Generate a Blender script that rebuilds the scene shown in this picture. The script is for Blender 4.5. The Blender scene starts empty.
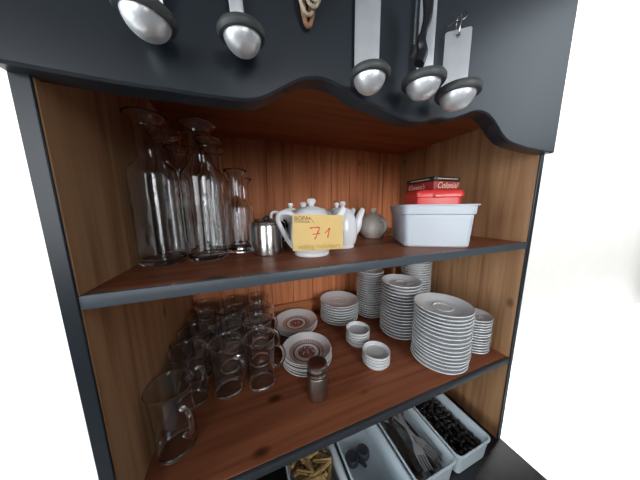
import bpy, bmesh, math, random
from mathutils import Vector, Matrix
random.seed(7)
PI = math.pi
scene = bpy.context.scene
C = scene.collection

# ------------------------------------------------------------------ camera
cam_data = bpy.data.cameras.new('camera')
cam = bpy.data.objects.new('camera', cam_data); C.objects.link(cam)
cam_data.sensor_fit = 'HORIZONTAL'; cam_data.sensor_width = 36.0
cam_data.lens = 201.9 / 640 * 36.0
cam_data.clip_start = 0.02
yaw, pitch, roll = math.radians(20.91), math.radians(9.01), math.radians(0.54)
fw = Vector((math.sin(yaw)*math.cos(pitch), math.cos(yaw)*math.cos(pitch), -math.sin(pitch)))
rt = Vector((math.cos(yaw), -math.sin(yaw), 0))
dn = fw.cross(rt)
r2 = math.cos(roll)*rt + math.sin(roll)*dn
d2 = -math.sin(roll)*rt + math.cos(roll)*dn
m = Matrix((r2, -d2, -fw)).transposed().to_4x4()
m.translation = Vector((-0.3084, -0.3469, 0.1109))
cam.matrix_world = m
scene.camera = cam

# ------------------------------------------------------------------ view + world
scene.view_settings.view_transform = 'Standard'
scene.view_settings.look = 'None'
scene.view_settings.exposure = -0.12
scene.view_settings.gamma = 1.0
scene.view_settings.use_curve_mapping = False
scene.cycles.transparent_max_bounces = 64
scene.cycles.max_bounces = 40
scene.cycles.transmission_bounces = 40

world = bpy.data.worlds.new('room_daylight'); scene.world = world
world.use_nodes = True
wn, wl = world.node_tree.nodes, world.node_tree.links
bg = wn['Background']            # dim room: pale ceiling overhead, darker towards the floor
wt = wn.new('ShaderNodeTexCoord'); ws = wn.new('ShaderNodeSeparateXYZ'); wr = wn.new('ShaderNodeValToRGB')
wl.new(wt.outputs['Generated'], ws.inputs[0])
wm = wn.new('ShaderNodeMapRange'); wm.inputs['From Min'].default_value = -1.0; wm.inputs['From Max'].default_value = 1.0
wl.new(ws.outputs['Z'], wm.inputs['Value']); wl.new(wm.outputs[0], wr.inputs['Fac'])
wr.color_ramp.elements[0].position = 0.45; wr.color_ramp.elements[0].color = (0.03, 0.03, 0.033, 1)
wr.color_ramp.elements[1].position = 0.75; wr.color_ramp.elements[1].color = (0.30, 0.33, 0.37, 1)
wl.new(wr.outputs['Color'], bg.inputs['Color'])
bg.inputs['Strength'].default_value = 0.42

def area(name, loc, target, sx, sy, power, color):
    d = bpy.data.lights.new(name, 'AREA'); d.shape = 'RECTANGLE'; d.size = sx; d.size_y = sy
    d.energy = power; d.color = color
    o = bpy.data.objects.new(name, d); C.objects.link(o)
    o.location = loc
    o.rotation_euler = (Vector(target) - Vector(loc)).to_track_quat('-Z', 'Y').to_euler()
    return o
# daylight through the window on the left, close to the plane of the cupboard front
area('window_daylight_left', (-2.0, -0.36, 0.15), (0.4, 0.06, 0.0), 0.5, 1.0, 25, (0.82, 0.92, 1.0))
# daylight through the window across the room, to the left behind the camera
area('window_daylight_back', (-1.35, -1.65, 0.30), (0.25, 0.35, -0.05), 0.9, 1.1, 3.3, (0.95, 0.97, 1.0)).data.spread = math.radians(75)
# daylight through the window across the room, facing the cupboard
area('window_daylight_front', (0.30, -1.80, 0.42), (0.27, 0.45, -0.06), 0.8, 0.9, 3.5, (0.95, 0.97, 1.0)).data.spread = math.radians(52)
area('added_sheen_lamp_right', (1.60, -0.75, 0.90), (0.30, 0.0, 0.30), 0.7, 0.9, 1.2, (0.82, 0.92, 1.0)).data.spread = math.radians(90)  # added weak lamp, placed to put a sheen on the valance's right side
# added unseen lamp overhead, washes the wall behind the cupboard to bright white
area('added_wall_wash', (1.2, 0.46, 2.9), (1.2, 0.70, 0.2), 9.0, 0.2, 390, (1.0, 0.99, 0.97)).data.spread = math.radians(36)

# ------------------------------------------------------------------ materials
def new_mat(name):
    mt = bpy.data.materials.new(name); mt.use_nodes = True
    nt = mt.node_tree
    return mt, nt, nt.nodes['Principled BSDF']
def plain(name, col, rough=0.4, metal=0.0, spec=0.5, vary=0.0, vscale=30, bump=0.0, coat=0.0):
    mt, nt, b = new_mat(name)
    b.inputs['Base Color'].default_value = (*col, 1)
    b.inputs['Roughness'].default_value = rough
    b.inputs['Metallic'].default_value = metal
    b.inputs['Specular IOR Level'].default_value = spec
    b.inputs['Coat Weight'].default_value = coat
    if vary or bump:
        tc = nt.nodes.new('ShaderNodeTexCoord'); n = nt.nodes.new('ShaderNodeTexNoise')
        n.inputs['Scale'].default_value = vscale; n.inputs['Detail'].default_value = 4
        nt.links.new(tc.outputs['Object'], n.inputs['Vector'])
        if vary:
            r = nt.nodes.new('ShaderNodeValToRGB')
            r.color_ramp.elements[0].position = 0.3; r.color_ramp.elements[1].position = 0.7
            r.color_ramp.elements[0].color = (*[c*(1-vary) for c in col], 1)
            r.color_ramp.elements[1].color = (*[min(1, c*(1+vary)) for c in col], 1)
            nt.links.new(n.outputs['Fac'], r.inputs['Fac']); nt.links.new(r.outputs['Color'], b.inputs['Base Color'])
        if bump:
            bp = nt.nodes.new('ShaderNodeBump'); bp.inputs['Strength'].default_value = bump; bp.inputs['Distance'].default_value = 0.002
            nt.links.new(n.outputs['Fac'], bp.inputs['Height']); nt.links.new(bp.outputs['Normal'], b.inputs['Normal'])
    return mt
def wood(name, c1, c2, c3, axis='X', rough=0.42, scale=1.0, spec=0.4, knots=True):
    """stained pine, grain running along one axis; c1 light, c2 mid, c3 dark lines"""
    mt, nt, b = new_mat(name)
    N, L = nt.nodes.new, nt.links.new
    tc = N('ShaderNodeTexCoord'); mp = N('ShaderNodeMapping')
    s = [34*scale]*3; s['XYZ'.index(axis)] = 1.6*scale
    mp.inputs['Scale'].default_value = s
    L(tc.outputs['Object'], mp.inputs['Vector'])
    n1 = N('ShaderNodeTexNoise'); n1.inputs['Scale'].default_value = 1.0; n1.inputs['Detail'].default_value = 5; n1.inputs['Distortion'].default_value = 1.1
    L(mp.outputs['Vector'], n1.inputs['Vector'])
    r = N('ShaderNodeValToRGB'); e = r.color_ramp.elements
    e[0].position = 0.30; e[0].color = (*c3, 1); e[1].position = 0.72; e[1].color = (*c1, 1)
    k = e.new(0.5); k.color = (*c2, 1)
    L(n1.outputs['Fac'], r.inputs['Fac'])
    col = r.outputs['Color']
    if knots:
        mp2 = N('ShaderNodeMapping'); s2 = [9.0]*3; s2['XYZ'.index(axis)] = 5.0
        mp2.inputs['Scale'].default_value = s2; L(tc.outputs['Object'], mp2.inputs['Vector'])
        v = N('ShaderNodeTexVoronoi'); v.inputs['Scale'].default_value = 1.0; L(mp2.outputs['Vector'], v.inputs['Vector'])
        r2 = N('ShaderNodeValToRGB'); f = r2.color_ramp.elements
        f[0].position = 0.05; f[0].color = (1, 1, 1, 1); f[1].position = 0.13; f[1].color = (0, 0, 0, 1)
        L(v.outputs['Distance'], r2.inputs['Fac'])
        mx = N('ShaderNodeMix'); mx.data_type = 'RGBA'
        L(r2.outputs['Color'], mx.inputs['Factor']); L(col, mx.inputs['A'])
        mx.inputs['B'].default_value = (*[c*0.35 for c in c3], 1)
        col = mx.outputs['Result']
    L(col, b.inputs['Base Color'])
    b.inputs['Roughness'].default_value = rough; b.inputs['Specular IOR Level'].default_value = spec
    bp = N('ShaderNodeBump'); bp.inputs['Strength'].default_value = 0.12; bp.inputs['Distance'].default_value = 0.001
    L(n1.outputs['Fac'], bp.inputs['Height']); L(bp.outputs['Normal'], b.inputs['Normal'])
    return mt
def glass_mat(name, tint=(0.97, 0.98, 0.98)):
    mt, nt, b = new_mat(name)
    b.inputs['Base Color'].default_value = (*tint, 1)
    b.inputs['Roughness'].default_value = 0.02; b.inputs['IOR'].default_value = 1.48
    b.inputs['Transmission Weight'].default_value = 1.0
    tc = nt.nodes.new('ShaderNodeTexCoord'); no = nt.nodes.new('ShaderNodeTexNoise'); no.inputs['Scale'].default_value = 40; no.inputs['Detail'].default_value = 1
    nt.links.new(tc.outputs['Object'], no.inputs['Vector'])
    bp = nt.nodes.new('ShaderNodeBump'); bp.inputs['Strength'].default_value = 0.10; bp.inputs['Distance'].default_value = 0.002
    nt.links.new(no.outputs['Fac'], bp.inputs['Height']); nt.links.new(bp.outputs['Normal'], b.inputs['Normal'])
    return mt

M = {}
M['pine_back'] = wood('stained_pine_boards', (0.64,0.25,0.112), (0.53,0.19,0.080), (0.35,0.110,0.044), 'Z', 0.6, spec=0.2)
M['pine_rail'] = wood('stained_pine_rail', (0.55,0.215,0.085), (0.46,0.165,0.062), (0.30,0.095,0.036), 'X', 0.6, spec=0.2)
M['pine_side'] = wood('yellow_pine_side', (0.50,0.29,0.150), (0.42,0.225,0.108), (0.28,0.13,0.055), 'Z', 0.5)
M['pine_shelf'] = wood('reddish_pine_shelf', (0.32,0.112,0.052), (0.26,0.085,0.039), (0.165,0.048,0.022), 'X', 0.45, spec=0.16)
M['pine_top'] = wood('dark_pine_top', (0.46,0.165,0.07), (0.38,0.13,0.053), (0.25,0.08,0.034), 'X', 0.45)
M['grey_paint'] = plain('slate_grey_paint', (0.017,0.023,0.030), 0.34, vary=0.06, vscale=14, bump=0.04)
M['black_top'] = plain('black_worktop', (0.012,0.012,0.014), 0.3, vary=0.3, vscale=60)
M['edge_shaded'] = plain('shaded_edge_paint', (0.030,0.034,0.038), 0.45, vary=0.1, vscale=20)  # same slate paint, with the shade on the lower edge put into the colour
M['base_paint'] = plain('base_cabinet_paint', (0.06,0.068,0.078), 0.45, vary=0.05)
M['white_wall'] = plain('white_plaster', (0.86,0.86,0.85), 0.9, vary=0.015, vscale=5, bump=0.05)
M['floor'] = plain('grey_floor_tiles', (0.34,0.34,0.34), 0.35, vary=0.03, vscale=3)
M['china'] = plain('white_china', (0.66,0.67,0.67), 0.16, spec=0.5, vary=0.02, vscale=20)
M['china_cream'] = plain('cream_china', (0.62,0.58,0.52), 0.18, vary=0.03)
M['china_pot'] = plain('white_porcelain', (0.78,0.79,0.80), 0.14, vary=0.015)
M['glass'] = glass_mat('clear_glass')
M['glass_mug'] = glass_mat('clear_mug_glass')
M['steel'] = plain('brushed_steel', (0.56,0.55,0.54), 0.22, metal=1.0, vary=0.08, vscale=60)
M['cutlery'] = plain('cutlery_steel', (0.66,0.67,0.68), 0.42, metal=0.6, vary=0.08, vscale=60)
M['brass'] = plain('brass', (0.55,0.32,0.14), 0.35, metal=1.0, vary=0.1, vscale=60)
M['steel_tinted'] = plain('shade_tinted_steel', (0.40,0.34,0.30), 0.32, metal=1.0, vary=0.12, vscale=70)  # brown wood reflection and shade inside the bin are put into this colour
M['handle_steel'] = plain('satin_steel', (0.62,0.64,0.66), 0.42, metal=0.85, vary=0.06, vscale=40)
M['dome_steel'] = plain('hammered_steel', (0.86,0.88,0.90), 0.42, metal=0.75, vary=0.10, vscale=55, bump=0.35)
M['dark_rim'] = plain('dark_grey_collar', (0.055,0.058,0.056), 0.5, vary=0.12, vscale=60)
M['black_plastic'] = plain('black_plastic', (0.012,0.012,0.013), 0.25, vary=0.1)
M['white_plastic'] = plain('white_plastic', (0.52,0.56,0.60), 0.33, vary=0.015, vscale=9)
M['bin_plastic'] = plain('pale_bin_plastic', (0.62,0.70,0.74), 0.38, vary=0.02, vscale=9)
M['red_plastic'] = plain('red_plastic', (0.62,0.035,0.028), 0.3, vary=0.05)
M['twine'] = plain('beige_twine', (0.52,0.42,0.30), 0.8, vary=0.25, vscale=120, bump=0.3)
M['twine_light'] = plain('pale_twine', (0.62,0.60,0.52), 0.8, vary=0.2, vscale=120, bump=0.3)
M['twine_brown'] = plain('brown_twine', (0.30,0.15,0.08), 0.8, vary=0.25, vscale=120, bump=0.3)
M['card'] = plain('yellow_card', (0.80,0.56,0.215), 0.7, vary=0.03, vscale=25)
M['ink_red'] = plain('red_marker', (0.72,0.05,0.02), 0.6, vary=0.05)
M['ink_dark'] = plain('dark_print', (0.16,0.12,0.07), 0.7, vary=0.05)
M['ink_ochre'] = plain('ochre_print', (0.60,0.40,0.10), 0.7, vary=0.05)
M['pack_black'] = plain('black_wrapper', (0.014,0.010,0.010), 0.4, vary=0.2)
M['pack_red'] = plain('dark_red_wrapper', (0.28,0.02,0.022), 0.4, vary=0.12)
M['pack_gold'] = plain('pale_gold_print', (0.75,0.55,0.38), 0.5, vary=0.1)
M['dark_piece'] = plain('dark_glossy_wrap', (0.020,0.015,0.014), 0.32, vary=0.5, vscale=90)
M['stick'] = plain('pale_wood', (0.52,0.33,0.13), 0.65, vary=0.25, vscale=60)
M['slate_disc'] = plain('slate_plastic', (0.045,0.05,0.06), 0.5, vary=0.2, vscale=80)

def chipped():
    """slate grey paint with a few pale chips along the top corner of the shelf edge"""
    mt, nt, b = new_mat('slate_paint_with_chips')
    N, L = nt.nodes.new, nt.links.new
    tc = N('ShaderNodeTexCoord'); sep = N('ShaderNodeSeparateXYZ'); L(tc.outputs['Object'], sep.inputs[0])
    no = N('ShaderNodeTexNoise'); no.inputs['Scale'].default_value = 55; no.inputs['Detail'].default_value = 3
    L(tc.outputs['Object'], no.inputs['Vector'])
    # height (0 at the top of the edge) times noise
    a = N('ShaderNodeMapRange'); a.inputs['From Min'].default_value = -0.006; a.inputs['From Max'].default_value = 0.0005
    L(sep.outputs['Z'], a.inputs['Value'])
    mu = N('ShaderNodeMath'); mu.operation = 'MULTIPLY'; L(a.outputs[0], mu.inputs[0]); L(no.outputs['Fac'], mu.inputs[1])
    r = N('ShaderNodeValToRGB'); e = r.color_ramp.elements
    e[0].position = 0.60; e[0].color = (0, 0, 0, 1); e[1].position = 0.63; e[1].color = (1, 1, 1, 1)
    L(mu.outputs[0], r.inputs['Fac'])
    mx = N('ShaderNodeMix'); mx.data_type = 'RGBA'; L(r.outputs['Color'], mx.inputs['Factor'])
    mx.inputs['A'].default_value = (0.056,0.068,0.080,1); mx.inputs['B'].default_value = (0.42,0.32,0.22,1)
    L(mx.outputs['Result'], b.inputs['Base Color']); b.inputs['Roughness'].default_value = 0.42
    return mt
M['chipped'] = chipped()

def printed_plate():
    """white glazed plate with a dark red dotted ring and a round red centre print"""
    mt, nt, b = new_mat('printed_china')
    N, L = nt.nodes.new, nt.links.new
    tc = N('ShaderNodeTexCoord'); sep = N('ShaderNodeSeparateXYZ'); L(tc.outputs['Object'], sep.inputs[0])
    def math_(op, a, bb=None):
        n = N('ShaderNodeMath'); n.operation = op
        for i, v in enumerate((a, bb)):
            if v is None: continue
            if isinstance(v, (int, float)): n.inputs[i].default_value = v
            else: L(v, n.inputs[i])
        return n.outputs[0]
    x, y = sep.outputs['X'], sep.outputs['Y']
    rad = math_('SQRT', math_('ADD', math_('MULTIPLY', x, x), math_('MULTIPLY', y, y)))
    ang = math_('ARCTAN2', y, x)
    dots = math_('GREATER_THAN', math_('SINE', math_('MULTIPLY', ang, 44)), -0.35)
    def band(r0, r1): return math_('MULTIPLY', math_('GREATER_THAN', rad, r0), math_('LESS_THAN', rad, r1))
    ring = math_('MULTIPLY', band(0.0475, 0.0545), dots)
    lines = math_('MAXIMUM', band(0.0395, 0.0455), band(0.0555, 0.0567))
    no = N('ShaderNodeTexNoise'); no.inputs['Scale'].default_value = 160; L(tc.outputs['Object'], no.inputs['Vector'])
    centre = math_('MULTIPLY', math_('LESS_THAN', rad, 0.0285), math_('GREATER_THAN', no.outputs['Fac'], 0.40))
    up = math_('GREATER_THAN', sep.outputs['Z'], 0.004)
    tot = math_('MULTIPLY', math_('MAXIMUM', math_('MAXIMUM', ring, lines), centre), up)
    mx = N('ShaderNodeMix'); mx.data_type = 'RGBA'; L(tot, mx.inputs['Factor'])
    mx.inputs['A'].default_value = (0.74,0.73,0.71,1); mx.inputs['B'].default_value = (0.27,0.095,0.092,1)
    L(mx.outputs['Result'], b.inputs['Base Color']); b.inputs['Roughness'].default_value = 0.16
    return mt
M['printed'] = printed_plate()

# ------------------------------------------------------------------ mesh helpers
def finish(bm, name, mat, parent=None, smooth=True, loc=None, angle=40):
    bmesh.ops.recalc_face_normals(bm, faces=bm.faces)
    me = bpy.data.meshes.new(name)
    if smooth:
        for f in bm.faces: f.smooth = True
        lim = math.radians(angle)
        for e in bm.edges:
            if len(e.link_faces) == 2 and e.calc_face_angle(0) > lim: e.smooth = False
    bm.to_mesh(me); bm.free()
    me.materials.append(mat)
    o = bpy.data.objects.new(name, me); C.objects.link(o)
    if parent: o.parent = parent
    if loc: o.location = loc
    return o
def box(bm, x0, x1, y0, y1, z0, z1, bevel=0.0, seg=2, mat=None):
    r = bmesh.ops.create_cube(bm, size=1.0)
    vs = r['verts']
    bmesh.ops.scale(bm, vec=(x1-x0, y1-y0, z1-z0), verts=vs)
    bmesh.ops.translate(bm, vec=((x0+x1)/2, (y0+y1)/2, (z0+z1)/2), verts=vs)
    if bevel:
        es = list({e for v in vs for e in v.link_edges})
        rb = bmesh.ops.bevel(bm, geom=es, offset=bevel, segments=seg, affect='EDGES', profile=0.5)
        vs = list({v for f in rb['faces'] for v in f.verts} | {v for v in vs if v.is_valid})
    if mat is not None:
        bmesh.ops.transform(bm, matrix=mat, verts=vs)
    return vs
def lathe(bm, prof, n=40, mat=None):
    """revolve (r, z) pairs about Z; r = 0 closes an end"""
    rings = []
    for r, z in prof:
        if r < 1e-6: rings.append([bm.verts.new((0, 0, z))])
        else: rings.append([bm.verts.new((r*math.cos(2*PI*i/n), r*math.sin(2*PI*i/n), z)) for i in range(n)])
    for a, b in zip(rings, rings[1:]):
        for i in range(n):
            j = (i+1) % n
            if len(a) == 1 and len(b) == 1: break
            if len(a) == 1: bm.faces.new((a[0], b[i], b[j]))
            elif len(b) == 1: bm.faces.new((a[i], a[j], b[0]))
            else: bm.faces.new((a[i], a[j], b[j], b[i]))
    vs = [v for r in rings for v in r]
    if mat is not None: bmesh.ops.transform(bm, matrix=mat, verts=vs)
    return vs
def spline(pts, n=6, closed=False):
    P = [Vector(p) for p in pts]; out = []
    k = len(P)
    for i in range(k if closed else k-1):
        if closed: p0, p1, p2, p3 = P[i-1], P[i], P[(i+1) % k], P[(i+2) % k]
        else: p0, p1, p2, p3 = P[max(i-1, 0)], P[i], P[i+1], P[min(i+2, k-1)]
        for s in range(n):
            t = s/n
            out.append(0.5*((2*p1)+(p2-p0)*t+(2*p0-5*p1+4*p2-p3)*t*t+(3*p1-p0-3*p2+p3)*t**3))
    if not closed: out.append(P[-1])
    return out
def tube(bm, pts, rad, n=10, closed=False, flat=1.0, up=None):
    """sweep a circle (or an ellipse: flat < 1) along points; rad is a number or one per point"""
    P = [Vector(p) for p in pts]; k = len(P)
    R = rad if isinstance(rad, (list, tuple)) else [rad]*k
    rings = []; prev = None
    for i in range(k):
        t = (P[(i+1) % k]-P[i-1]) if closed else (P[min(i+1, k-1)]-P[max(i-1, 0)])
        t.normalize()
        if prev is None:
            a = Vector(up) if up else (Vector((0, 0, 1)) if abs(t.z) < 0.9 else Vector((1, 0, 0)))
        else: a = prev
        u = (a - t*a.dot(t)).normalized(); prev = u
        w = t.cross(u)
        rings.append([bm.verts.new(P[i] + R[i]*(u*math.cos(2*PI*j/n)*flat + w*math.sin(2*PI*j/n))) for j in range(n)])
    for i in range(k if closed else k-1):
        a, b = rings[i], rings[(i+1) % k]
        for j in range(n):
            q = (j+1) % n
            bm.faces.new((a[j], a[q], b[q], b[j]))
    if not closed:
        bm.faces.new(rings[0]); bm.faces.new(list(reversed(rings[-1])))
    return [v for r in rings for v in r]
def lerp(a, b, n): return [a+(b-a)*i/(n-1) for i in range(n)]
def rrect(x0, x1, y0, y1, r, z, n=5):
    out = []
    for cx, cy, a0 in ((x1-r, y1-r, 0), (x0+r, y1-r, PI/2), (x0+r, y0+r, PI), (x1-r, y0+r, 1.5*PI)):
        for i in range(n+1):
            a = a0+PI/2*i/n; out.append((cx+r*math.cos(a), cy+r*math.sin(a), z))
    return out
def skin_loops(bm, loops, cap0=True, cap1=True):
    L = [[bm.verts.new(p) for p in l] for l in loops]
    n = len(L[0])
    for a, b in zip(L, L[1:]):
        for i in range(n): bm.faces.new((a[i], a[(i+1) % n], b[(i+1) % n], b[i]))
    if cap0: bm.faces.new(list(reversed(L[0])))
    if cap1: bm.faces.new(L[-1])

def tag(o, label, cat, group=None, kind=None):
    o['label'] = label; o['category'] = cat
    if group: o['group'] = group
    if kind: o['kind'] = kind
    return o
def thing(name, label, cat, loc, rotz=0.0, group=None):
    o = bpy.data.objects.new(name, None); C.objects.link(o)
    o.empty_display_size = 0.02
    o.location = loc; o.rotation_euler = (0, 0, rotz)
    return tag(o, label, cat, group)
def dup(root, loc, rot=(0, 0, 0), label=None, group=None, scale=None):
    r = root.copy(); C.objects.link(r); r.location = loc; r.rotation_euler = rot
    if label: r['label'] = label
    if group: r['group'] = group
    if scale: r.scale = scale
    for ch in list(root.children):
        c = ch.copy(); C.objects.link(c); c.parent = r
        for g in list(ch.children):
            d = g.copy(); C.objects.link(d); d.parent = c
    return r
ORD = ['top', 'second', 'third', 'fourth', 'fifth', 'sixth', 'seventh', 'eighth', 'ninth', 'tenth', 'eleventh', 'twelfth', 'thirteenth',
       'fourteenth', 'fifteenth', 'sixteenth', 'seventeenth', 'eighteenth', 'nineteenth', 'twentieth', 'twenty-first', 'twenty-second', 'twenty-third', 'twenty-fourth', 'twenty-fifth', 'twenty-sixth', 'twenty-seventh', 'twenty-eighth']

# ------------------------------------------------------------------ setting
XL, XR = -0.515, 0.508          # inner faces of the side panels
D = 0.558                       # inner depth
ZL = -0.397                     # top of the lower shelf (upper shelf top is z = 0)
ZC = 0.386                      # underside of the cupboard top
ZW = -0.73                      # worktop
FLOOR = -1.5

bm = bmesh.new(); box(bm, -4.0, 12.0, 0.70, 0.80, FLOOR-7, 4.5)
tag(finish(bm, 'wall_back', M['white_wall'], smooth=False), 'white plastered wall behind the cupboard', 'wall', kind='structure')
bm = bmesh.new(); box(bm, -4.0, 12.0, -3.0, 0.70, FLOOR-0.1, FLOOR)
tag(finish(bm, 'floor', M['floor'], smooth=False), 'grey tiled floor under the cupboard', 'floor', kind='structure')

# ------------------------------------------------------------------ cupboard
cup = thing('cupboard', 'open pine cupboard with two shelves, slate grey shelf edges and a scalloped grey valance', 'cupboard', (0, 0, ZW))
def cpart(bm, name, mat, smooth=True, lift=0.0, parent=None):
    o = finish(bm, name, mat, parent or cup, smooth)
    o.location = (0, 0, -ZW + lift) if parent is None else (0, 0, lift)
    return o
for xa, xb in ((XL-0.018, XL), (XR, XR+0.018)):
    bm = bmesh.new(); box(bm, xa, xb, 0.0, D+0.015, ZW, 0.80, 0.0015, 1)
    sp = cpart(bm, 'side_panel', M['pine_side'])
    bm = bmesh.new(); box(bm, xa, xb, -0.004, -0.0002, ZW, 0.80, 0.001, 1)
    e = finish(bm, 'front_edge', M['grey_paint'], sp); e['label'] = 'slate grey painted front edge'
# back of tongue and groove boards: one panel, V grooves cut between boards
bm = bmesh.new()
edges = [XL]
x = -0.302 - 0.0997*3
while x < XR:
    if x > XL+0.01: edges.append(x)
    x += 0.0997
edges.append(XR)
for a, b in zip(edges, edges[1:]):
    g = 0.0022
    loop = [(a, D+0.006), (a+g, D), (b-g, D), (b, D+0.006), (b, D+0.015), (a, D+0.015)]
    lo = [bm.verts.new((px, py, ZW)) for px, py in loop]; hi = [bm.verts.new((px, py, 0.79)) for px, py in loop]
    n = len(loop)
    for i in range(n): bm.faces.new((lo[i], lo[(i+1) % n], hi[(i+1) % n], hi[i]))
    bm.faces.new(lo); bm.faces.new(list(reversed(hi)))
cpart(bm, 'back_panel', M['pine_back'], smooth=False)
bm = bmesh.new(); box(bm, XL, XR, D-0.016, D, ZL, ZL+0.062, 0.002, 2)
cpart(bm, 'back_rail', M['pine_rail'])
# top: two wide boards with a joint
bm = bmesh.new()
box(bm, XL, XR, 0.0, 0.345, ZC, ZC+0.018, 0.002, 1); box(bm, XL, XR, 0.347, D, ZC, ZC+0.018, 0.002, 1)
cpart(bm, 'top_panel', M['pine_top'])
# shelves with painted front edges
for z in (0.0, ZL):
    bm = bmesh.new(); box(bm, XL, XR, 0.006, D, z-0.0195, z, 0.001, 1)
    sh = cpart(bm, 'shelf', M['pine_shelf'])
    bm = bmesh.new(); box(bm, XL, XR, -0.003, 0.006, -0.0195, 0.0003, 0.0018, 2)
    e = finish(bm, 'shelf_edge', M['chipped'] if z == 0.0 else M['edge_shaded'], sh); e.location = (0, 0, z); e['label'] = 'slate grey painted shelf edge with chipped corner' if z == 0.0 else 'slate grey shelf edge with shade painted into its colour'
# valance with the scalloped lower edge
prof = [(-0.533,0.258),(-0.46,0.256),(-0.413,0.256),(-0.382,0.257),(-0.344,0.2572),(-0.294,0.260),(-0.271,0.267),(-0.244,0.283),(-0.218,0.299),(-0.193,0.308),
        (-0.164,0.309),(-0.137,0.302),(-0.108,0.291),(-0.078,0.287),(-0.045,0.281),(-0.009,0.274),(0.028,0.275),(0.069,0.286),(0.109,0.290),
        (0.144,0.302),(0.183,0.316),(0.220,0.317),(0.252,0.304),(0.285,0.281),(0.315,0.268),(0.36,0.262),(0.42,0.259),(0.526,0.258)]
pp = spline([(px, 0, pz) for px, pz in prof], 5)
bm = bmesh.new()
ys = [(-0.001, 0.0), (-0.0035, 0.0), (-0.0195, 0.0), (-0.022, 0.0025)]   # (y, raise) rounded lower arris
cols = []
for p in pp:
    cols.append([bm.verts.new((p.x, -0.022, 0.80)), bm.verts.new((p.x, -0.022, p.z+0.003)), bm.verts.new((p.x, -0.019, p.z)),
                 bm.verts.new((p.x, 0.009, p.z)), bm.verts.new((p.x, 0.012, p.z+0.003)), bm.verts.new((p.x, 0.012, 0.80))])
for a, b in zip(cols, cols[1:]):
    for i in range(6): bm.faces.new((a[i], a[(i+1) % 6], b[(i+1) % 6], b[i]))
bm.faces.new(cols[0]); bm.faces.new(list(reversed(cols[-1])))
cpart(bm, 'valance', M['grey_paint'])
# base cabinet with black worktop
base = thing('base_cabinet', 'low grey cabinet with a black worktop under the open cupboard', 'cabinet', (0, 0, FLOOR))
bm = bmesh.new(); box(bm, XL-0.018, XR+0.018, -0.24, D+0.015, ZW-0.03, ZW, 0.003, 2)
w = finish(bm, 'worktop', M['black_top'], base); w.location = (0, 0, -FLOOR); w['label'] = 'black worktop'
bm = bmesh.new(); box(bm, XL-0.01, XR+0.01, -0.21, D+0.012, FLOOR, ZW-0.03, 0.002, 1)
w = finish(bm, 'carcass', M['base_paint'], base); w.location = (0, 0, -FLOOR)

# ------------------------------------------------------------------ china stacks
def saucer_bm(R, pitch, rise=0.012):
    bm = bmesh.new(); t = 0.0040
    f = 0.52*R
    lathe(bm, [(0, 0.0022), (f-0.004, 0.0022), (f-0.003, 0.0), (f, 0.0), (f+0.002, 0.003), (0.8*R, pitch+rise*0.45-t-0.001), (0.985*R, pitch+rise-t), (R, pitch+rise-t*0.4), (0.985*R, pitch+rise),
               (0.80*R, pitch+rise*0.48), (0.66*R, pitch+rise*0.10), (0.62*R, pitch-0.0004), (0.36*R, pitch-0.0004), (0.34*R, pitch+0.0013), (0.315*R, pitch+0.0013), (0.29*R, pitch-0.0012), (0, pitch-0.0015)], 48)
    return bm
def stack(name, cx, cy, R, n, pitch, where, group, mat='china', rise=0.012, cat='saucer', jitter=0.0015, noun='white saucer', build=None, z0=ZL, split=None, offs=None):
    first = None
    for i in range(n):
        k = n-1-i                                     # counted from the top
        lab = f"{noun}, {ORD[k] + (' from the top' if k else 'most')} of {where}" if k else f"{noun} on top of {where}"
        z = z0 + 0.0005 + i*pitch
        jx, jy = random.uniform(-jitter, jitter), random.uniform(-jitter, jitter)
        if offs: jx += offs(i)[0]; jy += offs(i)[1]
        if first is None:
            o = first = finish((build or saucer_bm)(R, pitch, rise), name, M[mat]); tag(o, lab, cat, group)
        else:
            o = first.copy(); C.objects.link(o); o['label'] = lab
        o.location = (cx+jx, cy+jy, z); o.rotation_euler = (0, 0, random.uniform(0, 6.28))
stack('saucer', 0.270, 0.077, 0.0830, 16, 0.0121, 'the large front right stack', 'saucers in the large front right stack', jitter=0.001, offs=lambda i: (0.003*math.sin(i*0.75), 0.002*math.cos(i*0.6)))
stack('saucer', 0.436, 0.082, 0.0545, 13, 0.0096, 'the short stack by the right panel', 'small saucers by the right side panel', rise=0.009)
stack('saucer', 0.257, 0.246, 0.0745, 18, 0.0119, 'the tall middle stack', 'saucers in the tall middle stack', jitter=0.001)
stack('saucer', 0.079, 0.430, 0.0860, 8, 0.0112, 'the wide stack by the back rail', 'saucers in the wide stack at the back')
stack('saucer', 0.226, 0.408, 0.0610, 20, 0.0107, 'the narrow stack behind the middle one', 'saucers in the narrow back stack', offs=lambda i: ((0.002, 0.001) if i < 10 else (-0.001, 0)), jitter=0.001)
stack('saucer', 0.414, 0.326, 0.0640, 26, 0.0107, 'the back right corner stack', 'saucers in the back right corner stack')
def bowl_bm(R, pitch, h):
    bm = bmesh.new(); t = 0.003
    lathe(bm, [(0, 0.0012), (R*0.60, 0.0012), (R*0.62, 0.0), (R*0.70, 0.0), (R*0.82, 0.005), (R*0.89, 0.0130), (R*0.985, 0.0150), (R, h-0.002), (R*0.99, h), (R-t, h), (R*0.93-0.001, h*0.62), (R*0.84, pitch-0.0004), (0, pitch-0.0004)], 40)
    return bm
stack('small_bowl', 0.071, 0.143, 0.0445, 4, 0.0098, 'the bowl stack nearest the front edge', 'small bowls in the front stack', cat='bowl', noun='small white bowl', build=bowl_bm, rise=0.022, jitter=0.0004)
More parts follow.
